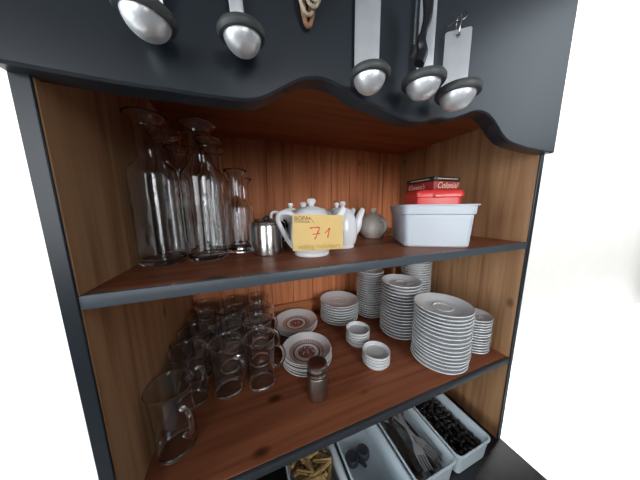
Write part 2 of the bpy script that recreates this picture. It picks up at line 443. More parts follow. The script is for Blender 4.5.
stack('small_bowl', 0.071, 0.257, 0.0445, 5, 0.0098, 'the bowl stack farther back', 'small bowls in the rear stack', cat='bowl', noun='small white bowl', build=bowl_bm, rise=0.022, jitter=0.0004)
def plate_bm(R, pitch, h):
    bm = bmesh.new(); t = 0.003
    lathe(bm, [(0, 0.002), (R*0.46, 0.002), (R*0.48, 0.0), (R*0.53, 0.0), (R*0.56, 0.003), (R*0.82, h*0.55-0.001), (R*0.99, h-t), (R, h-0.001), (R*0.985, h), (R*0.80, h*0.62), (R*0.62, pitch+0.0008), (R*0.60, pitch-0.0004), (0, pitch-0.0004)], 56)
    return bm
stack('printed_plate', -0.138, 0.226, 0.0795, 6, 0.0072, 'the front printed stack', 'printed plates in the front stack', 'printed', rise=0.026, cat='plate', noun='plate with dark red print', build=plate_bm, jitter=0.002)
stack('printed_plate', -0.124, 0.425, 0.0880, 4, 0.0072, 'the rear printed stack', 'printed plates in the rear stack', 'printed', rise=0.027, cat='plate', noun='plate with dark red print', build=plate_bm, jitter=0.001)

# ------------------------------------------------------------------ steel shaker
sk = thing('shaker', 'cylindrical steel shaker with banded lid standing in front of the printed plates', 'shaker', (-0.146, 0.108, ZL+0.0005))
bm = bmesh.new(); r = 0.0275
lathe(bm, [(0, 0.001), (r-0.003, 0.001), (r-0.002, 0), (r, 0.002), (r, 0.066), (r-0.001, 0.0675), (0, 0.0675)], 44); finish(bm, 'body', M['steel_tinted'], sk)
bm = bmesh.new(); lathe(bm, [(r-0.002, 0.0675), (r+0.001, 0.069), (r+0.001, 0.072), (r-0.002, 0.0735), (r-0.002, 0.0675)], 44); o = finish(bm, 'band', M['steel'], sk); o['label'] = 'shiny steel band'
bm = bmesh.new(); lathe(bm, [(0, 0.0735), (r-0.001, 0.0735), (r, 0.075), (r, 0.085), (r+0.0008, 0.0865), (r+0.0008, 0.089), (r, 0.0905), (r-0.001, 0.098), (r-0.003, 0.0995), (r-0.005, 0.0985), (0, 0.0992)], 44)
finish(bm, 'lid', M['steel_tinted'], sk)  # the reflected wood is part of this steel's base colour

# ------------------------------------------------------------------ glass mugs
def make_mug(label, loc, ang):
    t = thing('glass_mug', label, 'mug', loc, ang, 'clear glass mugs on the lower shelf')
    bm = bmesh.new()
    lathe(bm, [(0, 0.002), (0.030, 0.002), (0.033, 0.0), (0.0365, 0.002), (0.0375, 0.010), (0.0370, 0.05), (0.0385, 0.10), (0.0415, 0.140), (0.0428, 0.1480), (0.0436, 0.1495), (0.0430, 0.1512), (0.0418, 0.1500), (0.0418, 0.1480),
               (0.0402, 0.138), (0.0371, 0.10), (0.0355, 0.05), (0.0352, 0.014), (0.030, 0.0085), (0, 0.0075)], 48)
    finish(bm, 'body', M['glass_mug'], t)
    bm = bmesh.new()
    pts = spline([(0.0365, 0, 0.112), (0.052, 0, 0.120), (0.066, 0, 0.108), (0.068, 0, 0.085), (0.058, 0, 0.062), (0.0365, 0, 0.050)], 6)
    tube(bm, pts, 0.0045, 10); finish(bm, 'handle', M['glass_mug'], t)
    return t
rows = ['at the front', 'second from the front', 'third from the front', 'fourth from the front', 'at the back']
mug0 = None
spots = []
for i, (mx, my) in enumerate([(-0.4705,0.106),(-0.463,0.217),(-0.462,0.308),(-0.459,0.398),(-0.457,0.488)]):
    spots.append((mx, my, -50, 'clear glass mug %s of the column along the left side panel' % rows[i]))
for i, (mx, my) in enumerate([(-0.374,0.217),(-0.371,0.308),(-0.367,0.398),(-0.361,0.488)]):
    spots.append((mx, my, -48, 'clear glass mug %s of the middle mug column' % (rows[i] if i < 3 else rows[4])))
for i, (mx, my) in enumerate([(-0.284,0.207),(-0.281,0.299),(-0.275,0.390),(-0.270,0.480)]):
    spots.append((mx, my, -22 if i == 0 else -30, 'clear glass mug %s of the mug column nearest the plates' % (rows[i] if i < 3 else rows[4])))
for mx, my, a, lab in spots:
    if mug0 is None: mug0 = make_mug(lab, (mx, my, ZL+0.0005), math.radians(a))
    else: dup(mug0, (mx, my, ZL+0.0005), (0, 0, math.radians(a)), lab)

# ------------------------------------------------------------------ glass carafes
def carafe_bm():
    bm = bmesh.new()
    out = [(0, 0.003), (0.034, 0.003), (0.038, 0.0), (0.0405, 0.003), (0.041, 0.010), (0.041, 0.118), (0.0414, 0.1195), (0.041, 0.121), (0.041, 0.142), (0.0414, 0.1435), (0.041, 0.145), (0.041, 0.174), (0.0398, 0.184), (0.0355, 0.193),
           (0.0285, 0.200), (0.0230, 0.207), (0.0212, 0.216), (0.0208, 0.240), (0.0212, 0.262), (0.0235, 0.273), (0.0290, 0.280), (0.0345, 0.2835), (0.0355, 0.2855), (0.0345, 0.2875)]
    inn = [(0.0325, 0.2870), (0.0275, 0.2825), (0.0220, 0.2745), (0.0196, 0.262), (0.0192, 0.240), (0.0196, 0.216), (0.0216, 0.2065), (0.0275, 0.1985), (0.0345, 0.1915), (0.0384, 0.183), (0.0395, 0.173), (0.0395, 0.012), (0.034, 0.0080), (0, 0.0072)]
    lathe(bm, out+inn, 48); return bm
car0 = None
names = ['front', 'middle', 'back']
for i, (cx, cy) in enumerate([(-0.468,0.160),(-0.470,0.265),(-0.470,0.375),(-0.384,0.168),(-0.378,0.268),(-0.374,0.365)]):
    lab = 'tall clear glass carafe with flared rim, %s one of the %s' % (names[i % 3], 'row by the left panel' if i < 3 else 'row by the small carafe')
    if car0 is None:
        car0 = finish(carafe_bm(), 'glass_carafe', M['glass']); tag(car0, lab, 'carafe', 'tall glass carafes on the upper shelf'); o = car0
    else:
        o = car0.copy(); C.objects.link(o); o['label'] = lab
    o.location = (cx, cy, 0.0005); o.rotation_euler = (0, 0, i*0.8)
def small_carafe_bm():
    bm = bmesh.new()
    out = [(0, 0.003), (0.023, 0.003), (0.026, 0.0), (0.0285, 0.003), (0.029, 0.010), (0.029, 0.098), (0.0293, 0.0995), (0.029, 0.101), (0.0285, 0.112), (0.025, 0.124), (0.0185, 0.133), (0.0160, 0.142), (0.0157, 0.172), (0.0165, 0.189), (0.0200, 0.197), (0.0262, 0.2010), (0.0272, 0.2030), (0.0264, 0.2050)]
    inn = [(0.0245, 0.2040), (0.0188, 0.1990), (0.0152, 0.190), (0.0143, 0.172), (0.0146, 0.142), (0.0172, 0.132), (0.0235, 0.123), (0.0268, 0.111), (0.0274, 0.10), (0.0274, 0.014), (0.022, 0.008), (0, 0.0075)]
    lathe(bm, out+inn, 44); return bm
s0 = finish(small_carafe_bm(), 'small_glass_carafe', M['glass']); s0.location = (-0.318, 0.216, 0.0005)
tag(s0, 'small clear glass carafe left of the steel jug', 'carafe', 'small glass carafes on the upper shelf')
s1 = s0.copy(); C.objects.link(s1); s1.location = (-0.300, 0.365, 0.0005); s1['label'] = 'small clear glass carafe standing behind the steel jug'

# ------------------------------------------------------------------ steel milk jugs
def make_jug(label, loc, ang):
    t = thing('steel_jug', label, 'jug', loc, ang, 'steel jugs beside the coffee pots')
    bm = bmesh.new(); r = 0.0365
    lathe(bm, [(0, 0.001), (r-0.004, 0.001), (r-0.002, 0), (r, 0.002), (r, 0.070), (r-0.001, 0.0725), (0, 0.0725)], 48); finish(bm, 'body', M['steel'], t)
    bm = bmesh.new(); lathe(bm, [(0, 0.0725), (r-0.0006, 0.0725), (r+0.0006, 0.074), (r-0.001, 0.0785), (r*0.8, 0.081), (0, 0.0825)], 48); o = finish(bm, 'lid', M['steel'], t)
    bm = bmesh.new(); lathe(bm, [(0, 0.0820), (0.0045, 0.0820), (0.0040, 0.084), (0.0075, 0.0855), (0.0075, 0.0880), (0.005, 0.0900), (0, 0.0905)], 20)
    kb = finish(bm, 'knob', M['black_plastic'], o); kb['label'] = 'black knob'
    bm = bmesh.new()
    tube(bm, spline([(r-0.001, 0, 0.072), (r+0.016, 0, 0.074), (r+0.024, 0, 0.062), (r+0.022, 0, 0.038), (r+0.012, 0, 0.020), (r-0.001, 0, 0.016)], 5), 0.0048, 10, flat=0.7)
    h = finish(bm, 'handle', M['black_plastic'], t); h['label'] = 'black handle'
    return t
j0 = make_jug('brushed steel jug with black knob standing left of the coffee pot with the card', (-0.254, 0.163, 0.0005), math.radians(35))
dup(j0, (-0.240, 0.268, 0.0005), (0, 0, math.radians(10)), 'steel jug half hidden behind the front steel jug')

# ------------------------------------------------------------------ porcelain coffee pots
def make_pot(label, loc, ang):
    t = thing('coffee_pot', label, 'coffee pot', loc, ang, 'white porcelain coffee pots on the upper shelf')
    bm = bmesh.new()
    lathe(bm, [(0, 0.002), (0.030, 0.002), (0.031, 0.0), (0.036, 0.0), (0.0375, 0.004), (0.037, 0.007), (0.042, 0.014), (0.0455, 0.030), (0.0455, 0.048), (0.0425, 0.066), (0.0375, 0.080), (0.0345, 0.086), (0.0335, 0.088), (0.030, 0.0885), (0, 0.0885)], 48)
    finish(bm, 'body', M['china_pot'], t)
    bm = bmesh.new()
    lathe(bm, [(0, 0.0885), (0.0325, 0.0885), (0.0330, 0.0905), (0.0285, 0.0955), (0.016, 0.100), (0.0055, 0.102), (0.0050, 0.104), (0.0085, 0.1085), (0.0095, 0.1125), (0.0075, 0.1165), (0, 0.1180)], 40)
    finish(bm, 'lid', M['china_pot'], t)
    bm = bmesh.new()
    pts = spline([(0.036, 0, 0.040), (0.052, 0, 0.054), (0.060, 0, 0.076), (0.073, 0, 0.0975)], 6)
    k = len(pts); tube(bm, pts, [0.0190 + (0.0070-0.0190)*i/(k-1) for i in range(k)], 16, up=(0, 1, 0))
    finish(bm, 'spout', M['china_pot'], t)
    bm = bmesh.new()
    pts = spline([(-0.034, 0, 0.082), (-0.052, 0, 0.089), (-0.066, 0, 0.086), (-0.069, 0, 0.072), (-0.060, 0, 0.050), (-0.050, 0, 0.030), (-0.040, 0, 0.017)], 6)
    tube(bm, pts, 0.0062, 12, flat=0.8); finish(bm, 'handle', M['china_pot'], t)
    return t
p0 = make_pot('white porcelain coffee pot with the yellow card in front of it', (-0.154, 0.112, 0.0005), math.radians(-8)); p0.scale = (1.13, 1.06, 1.13)
dup(p0, (-0.138, 0.235, 0.0005), (0, 0, 0.25), 'white porcelain coffee pot whose lid knob shows just left behind the front pot', scale=(1.05, 1.05, 1.09))
dup(p0, (-0.150, 0.350, 0.0005), (0, 0, 0.1), 'white porcelain coffee pot hidden behind the spout of the front pot', scale=(1.0, 1.0, 1.09))
dup(p0, (-0.044, 0.166, 0.0005), (0, 0, 0.0), 'white porcelain coffee pot right of the yellow card', scale=(0.92, 0.92, 1.09))
dup(p0, (-0.012, 0.272, 0.0005), (0, 0, 0.0), 'white porcelain coffee pot behind the one right of the card, next to the teapot', scale=(0.92, 0.92, 1.09))
# round teapot
t = thing('round_teapot', 'round cream teapot with ball knob left of the white plastic tub', 'teapot', (0.146, 0.287, 0.0005), math.radians(-95)); t.scale = (1.12, 1.12, 1.12)
bm = bmesh.new()
lathe(bm, [(0, 0.002), (0.024, 0.002), (0.025, 0), (0.029, 0), (0.031, 0.004), (0.041, 0.014), (0.0475, 0.030), (0.0475, 0.042), (0.042, 0.058), (0.032, 0.068), (0.028, 0.0705), (0, 0.071)], 48)
finish(bm, 'body', M['china_cream'], t)
bm = bmesh.new(); lathe(bm, [(0, 0.071), (0.0265, 0.071), (0.0270, 0.0725), (0.020, 0.078), (0.006, 0.081), (0.0042, 0.083), (0.0075, 0.087), (0.0088, 0.0915), (0.0072, 0.096), (0, 0.0985)], 36)
finish(bm, 'lid', M['china_cream'], t)
bm = bmesh.new(); tube(bm, spline([(0.043, 0, 0.056), (0.060, 0, 0.060), (0.071, 0, 0.050), (0.068, 0, 0.032), (0.044, 0, 0.020)], 6), 0.0058, 12); finish(bm, 'handle', M['china_cream'], t)
bm = bmesh.new(); pts = spline([(-0.040, 0, 0.028), (-0.060, 0, 0.040), (-0.066, 0, 0.058), (-0.078, 0, 0.070)], 6); k = len(pts)
tube(bm, pts, [0.013-0.006*i/(k-1) for i in range(k)], 14, up=(0, 1, 0)); finish(bm, 'spout', M['china_cream'], t)

# ------------------------------------------------------------------ yellow lot card
def text_mesh(body, size, name, mat, parent, loc, rot=(PI/2, 0, 0), sx=1.0, ext=0.0002, align='LEFT', shear=0.0):
    cu = bpy.data.curves.new(name, 'FONT'); cu.body = body; cu.size = size; cu.extrude = ext; cu.align_x = align; cu.resolution_u = 3; cu.shear = shear
    tmp = bpy.data.objects.new(name, cu); C.objects.link(tmp)
    dg = bpy.context.evaluated_depsgraph_get(); dg.update()
    me = bpy.data.meshes.new_from_object(tmp.evaluated_get(dg))
    bpy.data.objects.remove(tmp); bpy.data.curves.remove(cu)
    me.materials.clear(); me.materials.append(mat); me.name = name
    o = bpy.data.objects.new(name, me); C.objects.link(o); o.parent = parent; o.location = loc; o.rotation_euler = rot; o.scale = (sx, 1, 1)
    return o
CW, CH = 0.117, 0.0765
card = thing('lot_card', 'yellow paper card with red handwritten 71 leaning on the front coffee pot', 'card', (-0.155, 0.0565, 0.0205))
card.rotation_euler = (math.radians(-4), math.radians(2.0), 0)
bm = bmesh.new()
nx, nz = 12, 8
g = [[bm.verts.new((-CW/2+CW*i/nx, 0.0035*(2*i/nx-1)**2*1.2, CH*j/nz)) for j in range(nz+1)] for i in range(nx+1)]
for i in range(nx):
    for j in range(nz): bm.faces.new((g[i][j], g[i+1][j], g[i+1][j+1], g[i][j+1]))
ex = bmesh.ops.extrude_face_region(bm, geom=bm.faces[:]); bmesh.ops.translate(bm, vec=(0, 0.0006, 0), verts=[v for v in ex['geom'] if isinstance(v, bmesh.types.BMVert)])
finish(bm, 'sheet', M['card'], card)
def stroke(bm, pts, wd):
    P = spline([(a, 0, b) for a, b in pts], 5); tube(bm, P, [wd*(0.8+0.2*math.sin(i*0.9)) for i in range(len(P))], 6, flat=0.25, up=(0, 1, 0))
def yo(x): return 0.0035*(2*(x+CW/2)/CW-1)**2*1.2
bm = bmesh.new()
stroke(bm, [(-0.0225, 0.0475), (-0.013, 0.0490), (-0.001, 0.0485), (-0.004, 0.040), (-0.008, 0.030), (-0.0115, 0.0235)], 0.0017)
stroke(bm, [(-0.0165, 0.0345), (-0.0085, 0.0350), (0.001, 0.0362)], 0.0014)
stroke(bm, [(0.0125, 0.0365), (0.018, 0.0420), (0.0235, 0.0480)], 0.0014)
stroke(bm, [(0.0235, 0.0480), (0.0215, 0.039), (0.0185, 0.0265)], 0.0016)
o = finish(bm, 'handwriting', M['ink_red'], card); o.location = (0, -0.0001, 0); o['label'] = 'red handwritten number 71'
o = text_mesh('BOPA', 0.0125, 'printed_name', M['ink_dark'], card, (-0.0555, 0.0030, 0.0640), sx=0.95); o.rotation_euler = (PI/2, 0, math.radians(-7))
o = text_mesh('VEILINGMAKELAARS', 0.0034, 'printed_line', M['ink_dark'], card, (-0.0550, 0.0030, 0.0597), sx=1.05); o.rotation_euler = (PI/2, 0, math.radians(-6))
bm = bmesh.new()      # little gavel over the name, slanting stroke under it
box(bm, -0.0035, 0.0035, -0.0002, 0.0002, -0.0016, 0.0016, mat=Matrix.Translation((-0.0215, 0.0008, 0.0700)) @ Matrix.Rotation(math.radians(-40), 4, 'Y'))
box(bm, -0.0075, 0.0075, -0.0002, 0.0002, -0.0005, 0.0005, mat=Matrix.Translation((-0.0165, 0.0004, 0.0635)) @ Matrix.Rotation(math.radians(50), 4, 'Y'))
finish(bm, 'gavel_mark', M['ink_dark'], card, smooth=False)
text_mesh('veiling makelaars', 0.0148, 'printed_footer', M['ink_ochre'], card, (0, -0.0004, 0.0040), sx=0.98, align='CENTER')

# ------------------------------------------------------------------ white tub with red box and packet
def tub_bm(w, d, h, taper, r, wall, collar=0.0, lip=0.004, oy=1):
    """open rounded box; footprint grows by taper towards the rim; optional collar below the rim"""
    bm = bmesh.new()
    def lp(grow, z): return rrect(-w/2-grow, w/2+grow, -d/2-grow, d/2+grow, r+grow*0.5, z)
    L = [lp(-0.004, 0), lp(0, 0.004)]
    if collar:
        zc = h-collar
        L += [lp(taper*0.75, zc-0.002), lp(taper*0.75+0.0035, zc+0.001), lp(taper+0.0035, h-lip), lp(taper+lip+0.0035, h-lip+0.0008), lp(taper+lip+0.0038, h)]
    else:
        L += [lp(taper, h-lip-0.003), lp(taper+lip, h-lip), lp(taper+lip+0.0004, h-0.0008), lp(taper+lip-0.001, h)]
    L += [lp(taper-0.001, h), lp(taper-wall, h-0.003), lp(-wall, 0.006), lp(-wall-0.004, wall+0.001)]
    skin_loops(bm, L); return bm
tub_rot = math.radians(-29)
tubo = finish(tub_bm(0.170, 0.180, 0.117, 0.006, 0.014, 0.003, 0.026, 0.004), 'plastic_tub', M['white_plastic'])
tag(tubo, 'white plastic tub with rolled rim at the right end of the upper shelf', 'tub')
cxt = 0.114 + 0.085*math.cos(tub_rot) - 0.090*math.sin(tub_rot); cyt = 0.090 + 0.085*math.sin(tub_rot) + 0.090*math.cos(tub_rot)
tubo.location = (cxt, cyt, 0.0005); tubo.rotation_euler = (0, 0, tub_rot)
# red box standing inside the tub
rb = thing('red_box', 'bright red plastic box with lid standing inside the white tub', 'box', (cxt+0.010, cyt+0.004, 0.0052), tub_rot+0.06)
bm = bmesh.new(); skin_loops(bm, [rrect(-0.058, 0.058, -0.060, 0.060, 0.012, 0.0), rrect(-0.062, 0.062, -0.066, 0.066, 0.012, 0.130), rrect(-0.062, 0.062, -0.066, 0.066, 0.012, 0.132)]); finish(bm, 'body', M['red_plastic'], rb)
bm = bmesh.new(); skin_loops(bm, [rrect(-0.064, 0.064, -0.069, 0.069, 0.013, 0.132), rrect(-0.066, 0.066, -0.071, 0.071, 0.013, 0.134), rrect(-0.066, 0.066, -0.071, 0.071, 0.013, 0.146), rrect(-0.061, 0.061, -0.066, 0.066, 0.013, 0.152)])
box(bm, -0.020, 0.020, -0.076, -0.069, 0.132, 0.141, 0.002, 1); finish(bm, 'lid', M['red_plastic'], rb)
pk = thing('biscuit_packet', 'dark red and black packet with pale script lying on the red box', 'packet', (cxt+0.022, cyt+0.010, 0.1577), math.radians(-4))
PW, PD = 0.048, 0.056
bm = bmesh.new(); box(bm, -PW, PW, -PD, PD, 0.0, 0.026, 0.002, 2); finish(bm, 'carton', M['pack_red'], pk)
bm = bmesh.new(); box(bm, -PW-0.0004, PW+0.0004, -PD-0.0004, PD+0.0004, 0.0262, 0.0385, 0.002, 2); o = finish(bm, 'band', M['pack_black'], pk); o['label'] = 'black top with fine pale print'
text_mesh('Colonial', 0.024, 'script', M['pack_gold'], pk, (-0.038, -PD-0.0004, 0.0065), shear=0.4, sx=0.92)
text_mesh("Covent's", 0.020, 'script', M['pack_gold'], pk, (-PW-0.0004, 0.046, 0.0065), rot=(PI/2, 0, -PI/2), shear=0.4, sx=0.95)
bm = bmesh.new()
for i in range(12):
    box(bm, -0.036+i*0.0062, -0.0322+i*0.0062, -PD-0.0010, -PD-0.0003, 0.0310, 0.0335)
    box(bm, -PW-0.0010, -PW-0.0003, -0.038+i*0.0062, -0.0342+i*0.0062, 0.0310, 0.0335)
finish(bm, 'fine_print', M['pack_gold'], pk, smooth=False)

# ------------------------------------------------------------------ bins on the worktop
binxs = [0.3405, 0.1775, 0.0115, -0.1560]
bl = ['pale plastic bin of dark wrapped pieces against the right side panel', 'pale plastic bin of forks and spoons', 'pale plastic bin holding only a dark twin disc', 'pale plastic bin of wooden pegs, leftmost under the lower shelf']
bin0 = None
BH = 0.080
for x, lab in zip(binxs, bl):
    if bin0 is None:
        bin0 = o = finish(tub_bm(0.138, 0.250, BH, 0.006, 0.014, 0.003, 0.0, 0.004), 'plastic_bin', M['bin_plastic']); tag(o, lab, 'bin', 'plastic bins on the worktop')
    else:
        o = bin0.copy(); C.objects.link(o); o['label'] = lab
    o.location = (x, 0.105, ZW+0.0005); o.rotation_euler = (0, 0, 0)
# dark pieces
first = None
for layer in range(3):
    for iy in range(13):
        for ix in range(6):
            if random.random() < 0.12: continue
            px = binxs[0] + (ix-2.5)*0.0195 + random.uniform(-.003, .003); py = 0.105 + (iy-6)*0.0178 + random.uniform(-.003, .003)
            pz = ZW + 0.013 + layer*0.0150 + random.uniform(0, .003)
            if first is None:
                bm = bmesh.new()
                lathe(bm, [(0, -0.0125), (0.0045, -0.0125), (0.002, -0.009), (0.0058, -0.0065), (0.0066, 0), (0.0058, 0.0065), (0.002, 0.009), (0.0045, 0.0125), (0, 0.0125)], 10)
                first = o = finish(bm, 'wrapped_sweet', M['dark_piece']); tag(o, 'small dark wrapped piece in the heap in the bin by the right side panel', 'sweet', 'dark wrapped pieces in the right bin')
            else:
                o = first.copy(); C.objects.link(o)
            o.location = (px, py, pz); o.rotation_euler = (random.uniform(1.0, 2.1), random.uniform(-.4, .4), random.uniform(0, 6.28))
# wooden pegs
first = None
for layer in range(3):
    for i in range(22):
        px = binxs[3] + random.uniform(-.045, .045); py = 0.105 + random.uniform(-.095, .095); pz = ZW + 0.018 + layer*0.014 + random.uniform(0, .006)
        if first is None:
            bm = bmesh.new()
            for s in (-1, 1):
                box(bm, -0.030, 0.030, -0.0045, 0.0045, -0.0024, 0.0024, 0.0012, 1, Matrix.Translation((0, 0, s*0.0034)) @ Matrix.Rotation(s*0.035, 4, 'Y'))
            tube(bm, [(0.004+0.004*math.cos(a), 0, 0.0055*math.sin(a)) for a in [2*PI*k/10 for k in range(10)]], 0.0011, 6, closed=True, up=(0, 1, 0))
            first = o = finish(bm, 'clothes_peg', M['stick']); tag(o, 'small pale wooden peg in the heap in the leftmost bin', 'peg', 'wooden pegs in the leftmost bin')
        else:
            o = first.copy(); C.objects.link(o)
        o.location = (px, py, pz); o.rotation_euler = (random.uniform(-.5, .5), random.uniform(-.3, .3), random.uniform(0, 6.28))
# twin discs
dd = thing('twin_disc', 'dark grey piece of two joined discs lying in the emptiest bin', 'strainer', (0.002, 0.132, ZW+0.0052), math.radians(4)); dd.scale = (1.25, 1.25, 1.25)
for s in (-1, 1):
    bm = bmesh.new(); lathe(bm, [(0, 0), (0.014, 0), (0.018, 0.004), (0.018, 0.013), (0.014, 0.018), (0.006, 0.0165), (0, 0.0165)], 28, Matrix.Translation((s*0.0175, 0, 0))); finish(bm, 'disc', M['slate_disc'], dd)
bm = bmesh.new(); tube(bm, [(0.002, -0.006, 0.006), (0.005, -0.016, 0.006), (0.008, -0.028, 0.005)], [0.010, 0.007, 0.004], 10, flat=0.6, up=(0, 0, 1)); finish(bm, 'tab', M['slate_disc'], dd)
# cutlery
def fork_bm():
    bm = bmesh.new(); 
    prof = [(-0.095, 0.0085), (-0.080, 0.0095), (-0.045, 0.0060), (0.0, 0.0034), (0.035, 0.0034), (0.045, 0.0080), (0.055, 0.0115), (0.066, 0.0120)]
    zz = lambda x: 0.006*math.sin((x+0.095)*14) if x < 0.035 else 0.006*math.sin(0.13*14)-0.004+0.0000*x
    top = []; 
    for x, w in prof: top.append((x, w, zz(x)))
    a = [[bm.verts.new((x, s*w, z+dz)) for s in (-1, 1) for dz in (-0.001, 0.001)] for x, w, z in top]
    for p, q in zip(a, a[1:]):
        for i, j in ((0, 1), (1, 3), (3, 2), (2, 0)): bm.faces.new((p[i], p[j], q[j], q[i]))
    bm.faces.new((a[0][0], a[0][1], a[0][3], a[0][2])); bm.faces.new((a[-1][0], a[-1][2], a[-1][3], a[-1][1]))
    for k in range(4):
        y = -0.0099+k*0.0066; z0 = top[-1][2]
        tube(bm, [(0.0655, y, z0), (0.085, y, z0-0.0015), (0.104, y*0.95, z0+0.003)], [0.0019, 0.0017, 0.0009], 6, flat=0.6, up=(0, 0, 1))
    return bm
def spoon_bm():
    bm = bmesh.new(); n = 14; L = []
    prof = [(-0.095, 0.0085, 0), (-0.080, 0.0095, 0), (-0.045, 0.0060, 0), (0.0, 0.0034, 0), (0.035, 0.0034, 0), (0.044, 0.0090, .15), (0.055, 0.0160, .7), (0.070, 0.0195, 1), (0.085, 0.0175, .9), (0.096, 0.0105, .5), (0.101, 0.003, 0)]
    for x, w, dp in prof:
        z = 0.006*math.sin((min(x, 0.035)+0.095)*14)
        up = [(x, w*(1-2*i/n), z-0.008*dp*(1-(1-2*i/n)**2)) for i in range(n+1)]
        L.append([(a, b, c+0.0009) for a, b, c in up]+[(a, b, c-0.0009) for a, b, c in reversed(up)])
    skin_loops(bm, L); return bm
proto = {}
where = ['in the left pile, on top', 'in the right pile, on top', 'in the left pile, second layer', 'in the right pile, second layer', 'in the left pile, third layer', 'in the right pile, third layer',
         'in the left pile, fourth layer', 'in the right pile, fourth layer', 'at the bottom of the left pile', 'at the bottom of the right pile']
kinds = ['fork', 'fork', 'spoon', 'fork', 'fork', 'spoon', 'spoon', 'fork', 'fork', 'spoon']
for k, (kd, wtxt) in enumerate(zip(kinds, where)):
    layer = 4-k//2; sx = -1 if k % 2 == 0 else 1
    lab = 'grey steel %s %s in the cutlery bin' % (kd, wtxt)
    key = (kd, layer == 4)
    if key not in proto:
        o = proto[key] = finish(fork_bm() if kd == 'fork' else spoon_bm(), kd, M['cutlery'] if layer == 4 else M['steel_tinted'])  # lower layers take the steel with shade in its colour
        tag(o, lab, kd, kd+'s in the cutlery bin')
    else:
        o = proto[key].copy(); C.objects.link(o); o['label'] = lab
    o.scale = (1.05, 1.25, 1.0)
    if layer == 4:      # the two topmost lie crossed on the others
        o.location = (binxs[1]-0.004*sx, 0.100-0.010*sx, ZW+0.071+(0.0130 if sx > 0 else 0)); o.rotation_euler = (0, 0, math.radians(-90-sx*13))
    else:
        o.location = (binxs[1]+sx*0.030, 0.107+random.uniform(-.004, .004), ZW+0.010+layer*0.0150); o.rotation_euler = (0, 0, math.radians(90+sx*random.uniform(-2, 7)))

# ------------------------------------------------------------------ utensils hanging on the valance
def ladle(label, x, y, zr, R, style, tilt=(0, 0, 0), htop=0.10, hw=0.025):
    """zr: height of the collar; the bowl hangs below it, the handle rises behind it"""
    t = thing('ladle', label, 'ladle', (x, y, zr), 0, 'ladles hanging on the valance'); t.rotation_euler = tilt
    bm = bmesh.new(); rb_ = R*0.79
    pr = [(rb_*math.sin(a), -rb_*1.02*math.cos(a)) for a in [PI/2*i/12 for i in range(13)]]
    inn = [((rb_-0.0012)*math.sin(a), -(rb_-0.0012)*math.cos(a)) for a in [PI/2*i/12 for i in range(12, -1, -1)]]
    lathe(bm, [(r, z) for r, z in pr]+inn, 44); o = finish(bm, 'bowl', M['dome_steel'], t); o['label'] = 'bright silver bowl'
    bm = bmesh.new(); h = R*0.17
    lathe(bm, [(rb_, -h), (R-0.002, -h), (R, -h+0.003), (R, h-0.003), (R-0.002, h), (rb_, h), (rb_, -h)], 44); o = finish(bm, 'collar', M['dark_rim'], t); o['label'] = 'dark grey collar'
    yb = R*0.86
    bm = bmesh.new()
    if style == 'flat':
        z0, z1 = h*0.3, htop
        out = rrect(-hw, hw, z0, z1, 0.004, 0, 4)
        a = [bm.verts.new((p[0], yb-0.0008, p[1])) for p in out]; b = [bm.verts.new((p[0], yb+0.0008, p[1])) for p in out]
        # a round hole near the top
        n = len(out); hc = (0.0, z1-0.009); hr = 0.0042
        ha = []; hb = []
        for p in out:
            ang = math.atan2(p[1]-hc[1], p[0]-hc[0]); ha.append(bm.verts.new((hc[0]+hr*math.cos(ang), yb-0.0008, hc[1]+hr*math.sin(ang)))); hb.append(bm.verts.new((hc[0]+hr*math.cos(ang), yb+0.0008, hc[1]+hr*math.sin(ang))))
        for i in range(n):
            j = (i+1) % n
            bm.faces.new((a[i], a[j], b[j], b[i])); bm.faces.new((ha[i], hb[i], hb[j], ha[j]))
            bm.faces.new((a[i], ha[i], ha[j], a[j])); bm.faces.new((b[i], b[j], hb[j], hb[i]))
        finish(bm, 'handle', M['handle_steel'], t, angle=30)
    else:
        pts = spline([(0, yb, h*0.2), (0, yb+0.001, 0.02), (0, yb-0.001, 0.045), (0, yb+0.001, htop*0.6), (0, yb+0.001, htop)], 6)
        k = len(pts)
        wd = [hw*(1.0 if i > k*0.45 else 1.0+0.9*(1-i/(k*0.45))**2) for i in range(k)]
        tube(bm, pts, wd, 14, flat=0.16, up=(0, 1, 0)); finish(bm, 'handle', M['handle_steel'], t)
    return t, yb
ladle('silver ladle, leftmost on the valance, cut by the edge', -0.387, -0.058, 0.309, 0.0275, 'rod', (math.radians(4), math.radians(5), 0), 0.19, 0.0085)
ladle('silver ladle with dark collar hanging above the tall carafes', -0.2945, -0.058, 0.315, 0.0275, 'rod', (math.radians(4), math.radians(-5), 0), 0.19, 0.0085)
ladle('silver ladle with a broad pale flat handle, right of the string bundle', -0.117, -0.060, 0.305, 0.0300, 'flat', (0, 0, math.radians(-22)), 0.135, 0.0195)
ladle('silver ladle with slim shiny handle and black opener in front', -0.018, -0.066, 0.313, 0.0335, 'rod', (math.radians(2), math.radians(0), math.radians(-48)), 0.20, 0.0130)
ladle('silver ladle with broad flat handle on a ring, rightmost on the valance', 0.058, -0.070, 0.308, 0.0355, 'flat', (0, 0, math.radians(-40)), 0.118, 0.0210)
